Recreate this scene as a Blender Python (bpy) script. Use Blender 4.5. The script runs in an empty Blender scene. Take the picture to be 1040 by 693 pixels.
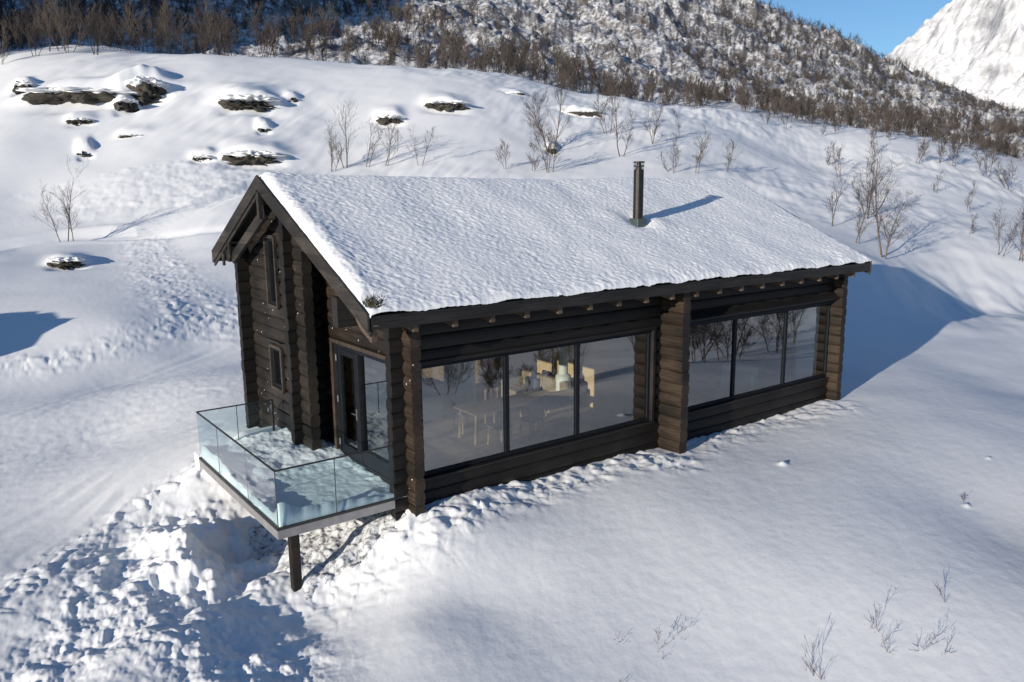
import bpy, math, random
import numpy as np
from mathutils import Vector, Matrix
R=math.radians; PI=math.pi
rnd=random.Random(7)
scene=bpy.context.scene; COL=scene.collection

# ------------------------------------------------------------------ survey of the site
F_PX=797.336; CAM=np.array([-6.046,-12.439,5.551]); YAW,PITCH,ROLL=0.6380,-0.1836,-0.0094
_F=np.array([math.sin(YAW)*math.cos(PITCH),math.cos(YAW)*math.cos(PITCH),math.sin(PITCH)])
_r=np.array([math.cos(YAW),-math.sin(YAW),0.]); _u=np.cross(_r,_F)
_R=math.cos(ROLL)*_r+math.sin(ROLL)*_u; _U=-math.sin(ROLL)*_r+math.cos(ROLL)*_u
SUN=np.array([.9487,.2560,-.1857])
def ray(u,v): return _F+_R*((u-520)/F_PX)-_U*((v-346.5)/F_PX)
def Wp(u,v,d):
    return CAM+ray(u,v)*d
def on_plane(u,v,ax,val):
    d=ray(u,v); return CAM+d*((val-CAM[ax])/d[ax])

# ------------------------------------------------------------------ noise
def _h(ix,iy,s):
    n=(ix.astype(np.int64)*374761393+iy.astype(np.int64)*668265263+s*1442695041)&0xFFFFFFFF
    n=((n^(n>>13))*1274126177)&0xFFFFFFFF
    n=((n^(n>>16))*2246822519)&0xFFFFFFFF
    return ((n^(n>>15))&0xFFFFFF)/float(0xFFFFFF)
def perlin(x,y,s=0):
    x0=np.floor(x);y0=np.floor(y);fx=x-x0;fy=y-y0
    def g(a,b):
        t=_h(a,b,s)*2*PI; return np.cos(t)*(x-a)+np.sin(t)*(y-b)
    ux=fx*fx*fx*(fx*(fx*6-15)+10);uy=fy*fy*fy*(fy*(fy*6-15)+10)
    a=g(x0,y0);b=g(x0+1,y0);c=g(x0,y0+1);d=g(x0+1,y0+1)
    return ((a+(b-a)*ux)*(1-uy)+(c+(d-c)*ux)*uy)*1.5
def fbm(x,y,s=0,o=4,g=.5):
    t=0;a=1
    for i in range(o):
        t=t+a*perlin(x*2**i+i*17.3,y*2**i-i*9.1,s+i*31); a*=g
    return t
def ridged(x,y,s=0,o=5):
    t=0;a=1
    for i in range(o):
        t=t+a*(1-np.abs(perlin(x*2**i+i*7.7,y*2**i,s+i*13))*1.6); a*=.5
    return t-1
def lumps(x,y,cell,s,dens=.8,flat=.8):
    """rounded snow clods: the highest dome over each point"""
    gx=np.floor(x/cell);gy=np.floor(y/cell);best=np.zeros_like(x)
    for i in (-1,0,1):
        for j in (-1,0,1):
            a=gx+i;b=gy+j
            px=(a+_h(a,b,s))*cell;py=(b+_h(a,b,s+1))*cell
            k=_h(a,b,s+2); rr=cell*(.3+.5*k*k+.1*k)*(_h(a,b,s+3)<dens)
            ang=_h(a,b,s+4)*PI; dx=x-px;dy=y-py
            e=dx*np.cos(ang)+dy*np.sin(ang);f=-dx*np.sin(ang)+dy*np.cos(ang)
            q=rr*rr-(e*e+(f*1.35)**2)
            qn=np.clip(q/(rr*rr+1e-9),0,1); best=np.maximum(best,rr*flat*.85*qn**.8*(1-.25*qn))
    return best
def poly_dist(x,y,P):
    best=np.full_like(x,1e9)
    for (a,b) in zip(P[:-1],P[1:]):
        ax,ay=a[0],a[1];dx,dy=b[0]-ax,b[1]-ay;L=dx*dx+dy*dy+1e-9
        t=np.clip(((x-ax)*dx+(y-ay)*dy)/L,0,1)
        best=np.minimum(best,np.hypot(x-ax-t*dx,y-ay-t*dy))
    return best
def sstep(a,b,x):
    t=np.clip((x-a)/(b-a),0,1); return t*t*(3-2*t)

# ------------------------------------------------------------------ terrain heights (thin-plate spline through surveyed heights)
K=[(3,-.7,-.42),(7,-1,-.42),(14,-.8,-.42),(20,-1,-.5),(10,-4,-.6),(5,-5,-.85),(.7,-.7,-.42),(-1.5,0,-1.2),(-1.5,1.6,-1.25),(-.6,2.6,-.9),
   (.4,1,-.5),(-1.9,3.2,-1.0),(-1.0,4.6,-.3),(-.5,5.2,-.12),(-.3,6.6,-.1),(-2.1,5.2,-.65),(-1.0,-1.3,-1.2),(.6,-2.6,-1.0),(2.5,-7,-1.45),(8,-8,-1.0),(15,-8,-.8),(25,-6,-1.1),(34,-6,-1.2),(30,-16,-3.2),(15,-17,-3.6),(8,-15,-2.6),
   (7,3.5,-.6),(12,3.5,-.6),(3,8.5,-.1),(9,9,0.),(15,9,.3),(-3,8,-.8),(-8,8,-1.3),(-4,14,-.75),(-12,14,-1.2),(0,14,-.25),(-20,10,-1.3),(-12,0,-1.6),(-20,-10,-1.6),
   (-6,-12,-2.2),(-30,-30,-3),(0,-25,-4.0),(20,-25,-5),(19,-11,-2.0),(34,5.2,-.45),(27,4,-.45),(24,1.5,-.5),(22,7,-.1),(28,9,.7),(0,-60,-6),(40,-50,-4),(-60,-60,-3),(60,-20,-2.),(90,-80,2),(0,-150,25),(-150,-80,-10),(-300,-200,-20)]
K=[tuple(map(float,k)) for k in K]
def kp(u,v,d): K.append(tuple(Wp(u,v,d)))
# heap and pit by the terrace
for u,v,z in ((175,525,-.95),(120,590,-.95),(190,640,-1.0),(270,672,-1.2),(60,655,-1.15)): K.append(tuple(on_plane(u,v,2,z)))
for u,v,z in ((235,590,-1.45),(300,630,-1.4),(270,560,-1.4),(200,580,-1.3)): K.append(tuple(on_plane(u,v,2,z)))
for u,v,z in ((345,600,-1.2),(380,650,-1.15),(330,680,-1.25),(420,640,-1.0)): K.append(tuple(on_plane(u,v,2,z)))
for u,v,z in ((60,540,-1.15),(0,500,-1.2),(100,450,-1.0),(0,400,-.9),(120,390,-.8),(200,360,-.5),(0,560,-1.2)): K.append(tuple(on_plane(u,v,2,z)))
# upper bank, hill and crest
for u,v,d in ((0,355,30),(120,330,32),(230,300,38),(60,300,37),(150,270,45),(70,250,50),(150,238,53),(230,215,55),(0,240,52),
    (20,200,62),(130,190,62),(230,180,64),(0,150,70),(100,160,70),(255,160,70),(340,175,68),(20,100,82),(110,98,84),(240,105,82),(330,120,82),(0,54,104),(100,51,105),(210,55,105),(310,62,106),(400,68,108),
    (430,170,70),(450,108,86),(500,76,109),(600,115,95),(560,153,78),(640,100,111),(740,114,113),(650,155,78),(740,175,76),(800,128,114),(840,165,95),(820,215,64),(860,225,60),(897,262,47),(880,262,44),(940,180,82),(880,132,116),
    (960,145,118),(1040,162,120),(1000,200,78),(960,270,49),(1040,262,50),(1000,315,41),(1040,330,36),(1040,400,25),(1040,560,14.5),(1200,300,45),(1400,300,40),(1200,220,85),
    (-150,300,38),(-150,200,60),(-150,130,85),(-150,70,110),(-350,200,55)): kp(u,v,d)
# beyond the crest: a dip, the wooded slope, its skyline and what lies behind it
for u,v,d in ((0,58,125),(200,60,126),(400,76,128),(640,110,130),(880,138,135),(1040,160,138),(-200,80,130),
    (0,30,165),(200,28,170),(400,45,175),(640,82,185),(880,122,200),(1040,152,205),
    (0,-20,235),(200,-20,240),(400,0,250),(640,35,270),(760,75,290),(880,105,300),(1040,142,310),(1250,150,300),
    (0,-120,420),(200,-100,430),(400,-60,440),(640,-32,470),(765,2,480),(800,20,500),(880,62,540),(940,95,560),(1040,126,600),(1250,140,600),
    (880,120,700),(1040,150,760),(765,40,640),(640,0,620),(400,-60,620),(1250,160,800),
    (880,150,1100),(1040,160,1100),(600,60,1100),(200,0,1100),(1400,160,1200)): kp(u,v,d)
for az,r,z in ((-14,190,104),(-16,170,92),(-17,240,135),(-33,100,18),(-20,125,34),(-10,120,29),(-25,300,190),(-40,200,85),(-40,380,190),(-60,300,100),(-12,330,200),(-5,500,260),(-85,400,10),(-107,300,-15),(-107,900,-60),(-140,600,-30),(180,700,120),(140,600,130),(110,500,40),(95,900,10)):
    K.append((CAM[0]+r*math.sin(R(az)),CAM[1]+r*math.cos(R(az)),z))
K=np.array(K)
def warp(x,y):
    dx,dy=x-CAM[0],y-CAM[1]; r=np.hypot(dx,dy)+1e-6
    q=np.where(r<30,r,30+30*np.log(np.maximum(r,30)/30)); return dx/r*q/30,dy/r*q/30,np.sqrt(1+(r/60)**2)
def _ker(r2): return .5*r2*np.log(r2+1e-9)
_kx,_ky,_ks=warp(K[:,0],K[:,1]); _n=len(K)
A=np.zeros((_n+3,_n+3)); A[:_n,:_n]=_ker((_kx[:,None]-_kx)**2+(_ky[:,None]-_ky)**2)+np.eye(_n)*1e-4
A[:_n,_n]=1;A[:_n,_n+1]=_kx;A[:_n,_n+2]=_ky;A[_n:,:_n]=A[:_n,_n:].T
_w=np.linalg.solve(A,np.concatenate([K[:,2]/_ks,[0,0,0]]))
def H0(x,y):
    x=np.asarray(x,float);y=np.asarray(y,float);sh=x.shape;x=x.ravel();y=y.ravel();out=np.empty_like(x)
    for i in range(0,len(x),60000):
        a,b,s=warp(x[i:i+60000],y[i:i+60000])
        out[i:i+60000]=(_ker((a[:,None]-_kx)**2+(b[:,None]-_ky)**2)@_w[:_n]+_w[_n]+_w[_n+1]*a+_w[_n+2]*b)*s
    return out.reshape(sh)
_ts=np.concatenate([np.arange(8,60,.12),np.geomspace(60,900,700)])
def spot(u,v):
    """point of the snow surface seen at a surveyed direction"""
    d=ray(u,v); P=CAM+_ts[:,None]*d; h=H0(P[:,0],P[:,1]); k=np.nonzero(P[:,2]<h)[0]
    if len(k)==0: return None
    k=k[0]; 
    if k==0: return P[0]
    a=P[k-1,2]-h[k-1];b=h[k]-P[k,2];t=_ts[k-1]+(_ts[k]-_ts[k-1])*a/(a+b+1e-9)
    return CAM+d*t
def line(*p): return [spot(*q) for q in p]

ROCKS=[ # u,v (foot), width px, height px, kind
 (24,93,17,12,0),(105,104,120,16,1),(150,98,34,22,0),(128,110,20,12,0),(253,110,52,16,1),(296,103,12,6,0),(82,125,22,6,0),(136,140,26,4,0),
 (87,159,13,9,0),(268,135,12,7,0),(206,164,20,7,0),(258,167,54,15,1),(396,124,24,8,0),(453,110,40,9,1),(589,117,38,6,0),(520,97,20,4,0),(69,272,30,11,0),(560,155,10,7,0)]
rock_at=[]
for (u,v,w,h,k) in ROCKS:
    p=spot(u,v); d=float(np.dot(p-CAM,_F)); rock_at.append((p,w*d/F_PX,h*d/F_PX))
L_heap=line((40,690),(110,630),(190,640),(260,680)); L_heap2=line((90,610),(150,540),(215,530)); L_edge=line((-20,625),(60,575),(140,520),(205,478))
L_berm=line((-40,385),(0,375),(60,367),(120,350),(180,330),(225,318)); L_path=line((146,243),(152,280),(180,312),(225,335)); L_path2=line((150,243),(185,285),(240,318))
L_tr=line((-60,262),(0,248),(60,240),(100,238),(140,237),(165,228),(200,212),(270,186)); L_tr2=line((140,240),(180,238),(225,232))
L_wall=line((425,524),(470,512),(540,497),(650,466)); L_pil=line((655,468),(690,470)); L_wall2=line((700,452),(760,436),(850,412)); L_cor=line((345,590),(385,560),(425,532))
L_rut=[line((0,470),(100,440),(200,405)),line((0,545),(110,480),(195,440)),line((0,430),(110,395),(230,350)),line((60,560),(130,500),(200,455))]
L_up=line((0,175),(100,170),(180,165),(235,175)); L_shelf=line((110,205),(200,195),(250,180))
def H(x,y):
    z=H0(x,y); r=np.hypot(x-CAM[0],y-CAM[1]); z=z.copy()
    # wind-packed undulation
    a=(x*.8+y*.6);b=(-x*.6+y*.8)
    z+=.10*fbm(x/9,y/9,3,3)*sstep(6,20,r)*(.25+.75*sstep(-1,5,x+.0*y)+.0)
    dr=sstep(30,50,r)*(1-sstep(115,160,r)); rt=sstep(5,45,x+.2*y)
    va=np.clip(.55+1.1*perlin(x/26,y/26,333),.12,1.3); z+=dr*(.24*va*fbm(x/10,y/10,11,3,.45)*(.6+.6*rt)+.22*rt*va*fbm(a/9,b/2.6,21,3,.6)-.30*rt*va*np.abs(perlin(a/14,b/4.2,27))+.30*fbm(x/22,y/22,334,2))
    z+=(1-dr)*(.007*fbm(a/2.2,b/1.1,5,3)+.030*perlin(a/3.5,b/2.4,6))*(r<60)
    z+=(1-dr)*.085*perlin(a/9.+.3,b/4.2+.7,301)*sstep(9,14,r)*sstep(-1,5,x)
    n=r<75; X,Y=x[n],y[n]; q=np.zeros_like(X)
    def m(P,w): return np.exp(-(poly_dist(X,Y,P)/w)**2)
    mh=.56*np.clip(m(L_heap,1.05)+.7*m(L_heap2,.6),0,1.0)
    wx=X+.15*perlin(X*2.5,Y*2.5,71);wy=Y+.15*perlin(X*2.5,Y*2.5,72)
    q+=mh*(.6*lumps(wx,wy,.55,100,.5,.5)+.6*lumps(wx,wy,.28,120,.75,.65)+.6*lumps(wx,wy,.16,140,.75,.8)+.5*lumps(X,Y,.08,141,.6,.8)+.16*fbm(X*1.2,Y*1.2,9,5,.55)-.10)
    me=.8*np.clip(m(L_edge,.55),0,1)*(1-mh*.6); q+=me*(.10+.75*lumps(wx,wy,.30,160,.8,.8)+.5*lumps(wx,wy,.14,170,.8,.8))
    q+=.50*np.exp(-(((X+2.75)/.62)**2)-(((Y-2.2)/1.25)**2))*(1+.35*fbm(X*2,Y*2,38,4)); mp=np.exp(-(((X+2.6)/1.7)**2+((Y-2.0)/1.8)**2)); q+=mp*(.22*fbm(X*1.1,Y*1.1,39,4,.6)+.35*lumps(wx,wy,.45,180,.35,.7))
    mb=m(L_berm,1.0)+.9*m(L_path,1.3)+.7*m(L_path2,1.0); mb=np.clip(mb,0,1)*.68
    q+=mb*(.08+.55*lumps(wx,wy,.5,200,.6,.6)+.5*lumps(wx,wy,.26,210,.7,.8))
    for P in (L_tr,):
        d=poly_dist(X,Y,P); q+=-.30*np.exp(-(d/1.1)**2)+.12*np.exp(-((d-1.6)/.4)**2)-.10*np.exp(-((d-.45)/.16)**2)
    d=poly_dist(X,Y,L_tr2); q-=.14*np.exp(-(d/.5)**2)
    for P in L_rut:
        d=poly_dist(X,Y,P); q+=(.022*np.exp(-((d-.3)/.10)**2)-.028*np.exp(-(d/.14)**2)-.020*np.exp(-((d-.75)/.12)**2))*(.6+.8*perlin(X/2.,Y/2.,310))
    mw=np.clip(m(L_wall,.55)+m(L_pil,.5)+m(L_wall2,.7)*.7+m(L_cor,.9),0,1)*(Y<.2)
    q+=mw*(.35*lumps(wx,wy,.38,240,.55,.7)+.5*lumps(wx,wy,.17,250,.6,.8)+.05*fbm(X*2,Y*2,8,3))
    mu=np.clip(m(L_up,5)+m(L_shelf,4),0,1); q+=mu*(.25*lumps(X,Y,.9,260,.5,.4)+.25*lumps(X,Y,.45,262,.6,.5)+.06*fbm(X/1.2,Y/1.2,263,3))
    # trampled texture on the drive
    md=np.clip(1-poly_dist(X,Y,[spot(60,450),spot(180,390)])/6,0,1)
    q+=md*(.010*fbm(X*3,Y*3,61,3)+.14*lumps(X,Y,.16,270,.10,.5))
    # scattered small knobs out on the lawn
    for (u,v,s) in ((795,472,.075),(982,515,.05),(1004,466,.045)):
        c=KN.setdefault((u,v),spot(u,v)); q+=s*np.exp(-(((X-c[0])**2+(Y-c[1])**2)/(s*1.3)**2))
    q+=.003*fbm(X*4,Y*4,66,3)
    inside=(X>.1)&(X<15)&(Y>-.02)&(Y<6.8)&~((X<.7)&(Y<3.6)); zz=z[n]+q; zz[inside]=np.minimum(zz[inside],-.25); z[n]=zz
    # snow heaped behind and over every outcrop
    n=(r>40)&(r<130); X,Y=x[n],y[n]; q=np.zeros_like(X)
    n2=r<=60
    for (p,w,h) in rock_at:
        f=p[:2]-CAM[:2];f=f/np.hypot(*f);s=np.array([f[1],-f[0]])
        al=(X-p[0])*s[0]+(Y-p[1])*s[1];dp=(X-p[0])*f[0]+(Y-p[1])*f[1]
        wob=.30*h*perlin(al/max(w*.45,1.5),dp*0+p[0],90)
        q+=(min(h,1.5)*.85+wob*.6)*np.exp(-(np.abs(al)/(w*.60))**3)*sstep(.75*h,1.4*h+.4,dp)*(1-sstep(1.0*h+.8,5*h+2.5,dp))
        q-=.35*h*np.exp(-(al/(w*.55))**4)*np.exp(-((dp+h*.3)/(h*.9))**2)
    z[n]+=q
    # broken wooded slopes farther off
    fr=sstep(125,190,r); far=sstep(600,1000,r)
    n=r>120; X,Y=x[n],y[n]
    z[n]+=fr[n]*((3.2*fbm(X/45,Y/45,41,4,.55)+1.6*ridged(X/16,Y/16,47,4)-.8+.8*np.abs(fbm(X/5,Y/5,49,3)))*(1+r[n]/500)*(1-.6*far[n]))
    return z
KN={}

# ------------------------------------------------------------------ scene helpers
def tag(o,label=None,cat=None,group=None,kind=None):
    if label: o['label']=label
    if cat: o['category']=cat
    if group: o['group']=group
    if kind: o['kind']=kind
    return o
def empty(name,loc=(0,0,0),rz=0,label=None,cat=None,group=None):
    o=bpy.data.objects.new(name,None); COL.objects.link(o); o.location=loc; o.rotation_euler=(0,0,rz); o.empty_display_size=.3
    return tag(o,label,cat,group)
class MB:
    def __init__(s): s.v=[];s.f=[];s.m=[]
    def add(s,vs,fs,m=0):
        b=len(s.v); s.v+= [tuple(map(float,p)) for p in vs]; s.f+=[tuple(b+i for i in f) for f in fs]; s.m+=[m]*len(fs)
    def box(s,a,b,m=0):
        x0,y0,z0=[min(p,q) for p,q in zip(a,b)];x1,y1,z1=[max(p,q) for p,q in zip(a,b)]
        s.add([(x0,y0,z0),(x1,y0,z0),(x1,y1,z0),(x0,y1,z0),(x0,y0,z1),(x1,y0,z1),(x1,y1,z1),(x0,y1,z1)],
          [(0,3,2,1),(4,5,6,7),(0,1,5,4),(1,2,6,5),(2,3,7,6),(3,0,4,7)],m)
    def bar(s,p,q,w,h,m=0,up=(0,0,1)):
        p=Vector(p);q=Vector(q);d=(q-p).normalized();u=Vector(up);sd=d.cross(u).normalized();u=sd.cross(d).normalized()
        vs=[]
        for c in (p,q):
            for (i,j) in ((-1,-1),(1,-1),(1,1),(-1,1)): vs.append(c+sd*(i*w/2)+u*(j*h/2))
        s.add(vs,[(0,3,2,1),(4,5,6,7),(0,1,5,4),(1,2,6,5),(2,3,7,6),(3,0,4,7)],m)
    def tube(s,p,q,r0,r1,n=8,m=0,cap=True):
        p=Vector(p);q=Vector(q);d=q-p
        if d.length<1e-6: return
        d.normalize();a=d.orthogonal().normalized();b=d.cross(a);vs=[]
        for c,r in ((p,r0),(q,r1)):
            for i in range(n):
                t=2*PI*i/n; vs.append(c+a*(r*math.cos(t))+b*(r*math.sin(t)))
        fs=[(i,(i+1)%n,n+(i+1)%n,n+i) for i in range(n)]
        if cap: fs+=[tuple(range(n-1,-1,-1)),tuple(range(n,2*n))]
        s.add(vs,fs,m)
    def lathe(s,c,prof,n=20,m=0):
        vs=[];k=len(prof)
        for (r,z) in prof:
            for i in range(n): t=2*PI*i/n; vs.append((c[0]+r*math.cos(t),c[1]+r*math.sin(t),c[2]+z))
        fs=[(j*n+i,j*n+(i+1)%n,(j+1)*n+(i+1)%n,(j+1)*n+i) for j in range(k-1) for i in range(n)]
        fs+=[tuple(range(n-1,-1,-1)),tuple(range((k-1)*n,k*n))]
        s.add(vs,fs,m)
    def build(s,name,mats,parent=None,bevel=0,smooth=False):
        me=bpy.data.meshes.new(name); me.from_pydata(s.v,[],s.f); 
        if not isinstance(mats,(list,tuple)): mats=[mats]
        for k in mats: me.materials.append(k)
        if len(mats)>1: me.polygons.foreach_set('material_index',s.m)
        if smooth: me.polygons.foreach_set('use_smooth',[True]*len(s.f))
        me.update(); o=bpy.data.objects.new(name,me); COL.objects.link(o)
        if parent: o.parent=parent
        if bevel:
            b=o.modifiers.new('b','BEVEL'); b.width=bevel; b.segments=2; b.limit_method='ANGLE'
        return o
def grid_obj(name,V,nu,nv,mat,parent=None,wrap=False):
    """V: (nu*nv,3) array, u-major"""
    i=np.arange(nu-1)[:,None]*nv+np.arange(nv-1)[None,:]; q=np.stack([i,i+nv,i+nv+1,i+1],-1).reshape(-1,4)
    if wrap:
        j=(nu-1)*nv+np.arange(nv-1); q=np.concatenate([q,np.stack([j,np.arange(nv-1),np.arange(nv-1)+1,j+1],-1)])
    return arr_obj(name,V,q,mat,parent)
def arr_obj(name,V,q,mat,parent=None,smooth=True,mi=None):
    me=bpy.data.meshes.new(name); me.vertices.add(len(V)); me.vertices.foreach_set('co',np.ascontiguousarray(V,dtype=np.float32).ravel())
    k=q.shape[1]; me.loops.add(q.size); me.loops.foreach_set('vertex_index',q.astype(np.int32).ravel())
    me.polygons.add(len(q)); me.polygons.foreach_set('loop_start',np.arange(0,q.size,k,dtype=np.int32)); me.polygons.foreach_set('loop_total',np.full(len(q),k,dtype=np.int32))
    me.polygons.foreach_set('use_smooth',np.full(len(q),smooth))
    for m_ in (mat if isinstance(mat,(list,tuple)) else [mat]): me.materials.append(m_)
    if mi is not None: me.polygons.foreach_set('material_index',mi.astype(np.int32))
    me.update(calc_edges=True); o=bpy.data.objects.new(name,me); COL.objects.link(o)
    if parent: o.parent=parent
    return o

# ------------------------------------------------------------------ materials
def mat(name):
    m=bpy.data.materials.new(name); m.use_nodes=True; nt=m.node_tree; nt.nodes.clear()
    out=nt.nodes.new('ShaderNodeOutputMaterial'); b=nt.nodes.new('ShaderNodeBsdfPrincipled'); nt.links.new(b.outputs[0],out.inputs[0])
    return m,nt,b,out
def N(nt,t,**k):
    n=nt.nodes.new('ShaderNode'+t)
    for a,b in k.items():
        if a.startswith('i_'):
            n.inputs[int(a[2:]) if a[2:].isdigit() else a[2:].replace('_',' ')].default_value=b
        else: setattr(n,a,b)
    return n
def plain(name,c,rough=.5,metal=0,noise=.15,scale=8,bump=0,spec=.5):
    m,nt,b,o=mat(name); L=nt.links.new
    tc=N(nt,'TexCoord'); n=N(nt,'TexNoise',i_Scale=scale,i_Detail=5.); L(tc.outputs['Object'],n.inputs['Vector'])
    r=N(nt,'ValToRGB'); r.color_ramp.elements[0].position=.3;r.color_ramp.elements[1].position=.7
    r.color_ramp.elements[0].color=(*[x*(1-noise) for x in c],1);r.color_ramp.elements[1].color=(*[min(1,x*(1+noise)) for x in c],1)
    L(n.outputs[0],r.inputs[0]);L(r.outputs[0],b.inputs['Base Color']); b.inputs['Roughness'].default_value=rough;b.inputs['Metallic'].default_value=metal
    b.inputs['Specular IOR Level'].default_value=spec
    if bump:
        bp=N(nt,'Bump',i_Strength=.6,i_Distance=bump); L(n.outputs[0],bp.inputs['Height']);L(bp.outputs[0],b.inputs['Normal'])
    return m
def snow_mat(name,kind='ground'):
    m,nt,b,o=mat(name); L=nt.links.new
    geo=N(nt,'NewGeometry'); 
    b.inputs['Roughness'].default_value=.75; b.inputs['Specular IOR Level'].default_value=.25
    mix=N(nt,'MixRGB',blend_type='MIX'); mix.inputs[1].default_value=(.80,.82,.86,1);mix.inputs[2].default_value=(.86,.87,.89,1)
    n0=N(nt,'TexNoise',i_Scale=.8,i_Detail=4.);L(geo.outputs['Position'],n0.inputs['Vector']);L(n0.outputs[0],mix.inputs[0])
    n1=N(nt,'TexNoise',i_Scale=14.,i_Detail=6.,i_Roughness=.6);L(geo.outputs['Position'],n1.inputs['Vector'])
    n2=N(nt,'TexNoise',i_Scale=2.2,i_Detail=5.,i_Roughness=.55)
    mp=N(nt,'Mapping'); mp.inputs['Rotation'].default_value=(0,0,.65); mp.inputs['Scale'].default_value=(.5,1.4,1)
    L(geo.outputs['Position'],mp.inputs['Vector']);L(mp.outputs[0],n2.inputs['Vector'])
    b1=N(nt,'Bump',i_Strength=.35,i_Distance=.008);L(n1.outputs[0],b1.inputs['Height'])
    b2=N(nt,'Bump',i_Strength=.3,i_Distance=.03);L(n2.outputs[0],b2.inputs['Height']);L(b1.outputs[0],b2.inputs['Normal'])
    L(b2.outputs[0],b.inputs['Normal'])
    if kind=='ground':
        # rock, heath and brushwood showing where the far slope is steep, broken snow elsewhere
        sep=N(nt,'SeparateXYZ');L(geo.outputs['Normal'],sep.inputs[0])
        ds=N(nt,'VectorMath',operation='DISTANCE'); ds.inputs[1].default_value=tuple(CAM); L(geo.outputs['Position'],ds.inputs[0])
        fr=N(nt,'MapRange'); fr.inputs[1].default_value=128;fr.inputs[2].default_value=150; L(ds.outputs['Value'],fr.inputs[0])
        n3=N(nt,'TexNoise',i_Scale=.16,i_Detail=8.,i_Roughness=.7);L(geo.outputs['Position'],n3.inputs['Vector'])
        mp3=N(nt,'Mapping');mp3.inputs['Scale'].default_value=(1,1,.35);L(geo.outputs['Position'],mp3.inputs['Vector'])
        n4=N(nt,'TexNoise',i_Scale=.9,i_Detail=6.,i_Roughness=.75);L(mp3.outputs[0],n4.inputs['Vector'])
        ad=N(nt,'Math',operation='MULTIPLY_ADD');ad.inputs[1].default_value=.55;L(n3.outputs[0],ad.inputs[0])
        mm=N(nt,'Math',operation='MULTIPLY');mm.inputs[1].default_value=.75;L(n4.outputs[0],mm.inputs[0]);L(mm.outputs[0],ad.inputs[2])
        sl=N(nt,'Math',operation='MULTIPLY_ADD');sl.inputs[1].default_value=-.35;sl.inputs[2].default_value=.30;L(sep.outputs['Z'],sl.inputs[0])
        a2=N(nt,'Math',operation='ADD');L(ad.outputs[0],a2.inputs[0]);L(sl.outputs[0],a2.inputs[1])
        rp=N(nt,'ValToRGB');rp.color_ramp.elements[0].position=.54;rp.color_ramp.elements[1].position=.72;L(a2.outputs[0],rp.inputs[0])
        mu=N(nt,'Math',operation='MULTIPLY');L(rp.outputs[0],mu.inputs[0]);L(fr.outputs[0],mu.inputs[1])
        rk=N(nt,'MixRGB');rk.inputs[2].default_value=(.15,.14,.145,1);L(mix.outputs[0],rk.inputs[1]);L(mu.outputs[0],rk.inputs[0])
        L(rk.outputs[0],b.inputs['Base Color'])
        b3=N(nt,'Bump',i_Strength=.8,i_Distance=1.2);L(n4.outputs[0],b3.inputs['Height']);L(b2.outputs[0],b3.inputs['Normal'])
        fm=N(nt,'Math',operation='MULTIPLY');fm.inputs[1].default_value=.3;L(fr.outputs[0],fm.inputs[0]);L(fm.outputs[0],b3.inputs['Strength']);L(b3.outputs[0],b.inputs['Normal'])
    elif kind=='peak':
        sep=N(nt,'SeparateXYZ');L(geo.outputs['Normal'],sep.inputs[0])
        n3=N(nt,'TexNoise',i_Scale=.03,i_Detail=12.,i_Roughness=.8);L(geo.outputs['Position'],n3.inputs['Vector'])
        a=N(nt,'Math',operation='MULTIPLY_ADD');a.inputs[1].default_value=-.5;L(sep.outputs['Z'],a.inputs[0]);L(n3.outputs[0],a.inputs[2])
        rp=N(nt,'ValToRGB');rp.color_ramp.elements[0].position=.12;rp.color_ramp.elements[1].position=.46;L(a.outputs[0],rp.inputs[0])
        rk=N(nt,'MixRGB');rk.inputs[2].default_value=(.24,.25,.28,1);L(mix.outputs[0],rk.inputs[1]);L(rp.outputs[0],rk.inputs[0]);L(rk.outputs[0],b.inputs['Base Color'])
        b3=N(nt,'Bump',i_Strength=.4,i_Distance=8.);L(n3.outputs[0],b3.inputs['Height']);L(b3.outputs[0],b.inputs['Normal'])
    else:
        L(mix.outputs[0],b.inputs['Base Color'])
    return m
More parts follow.
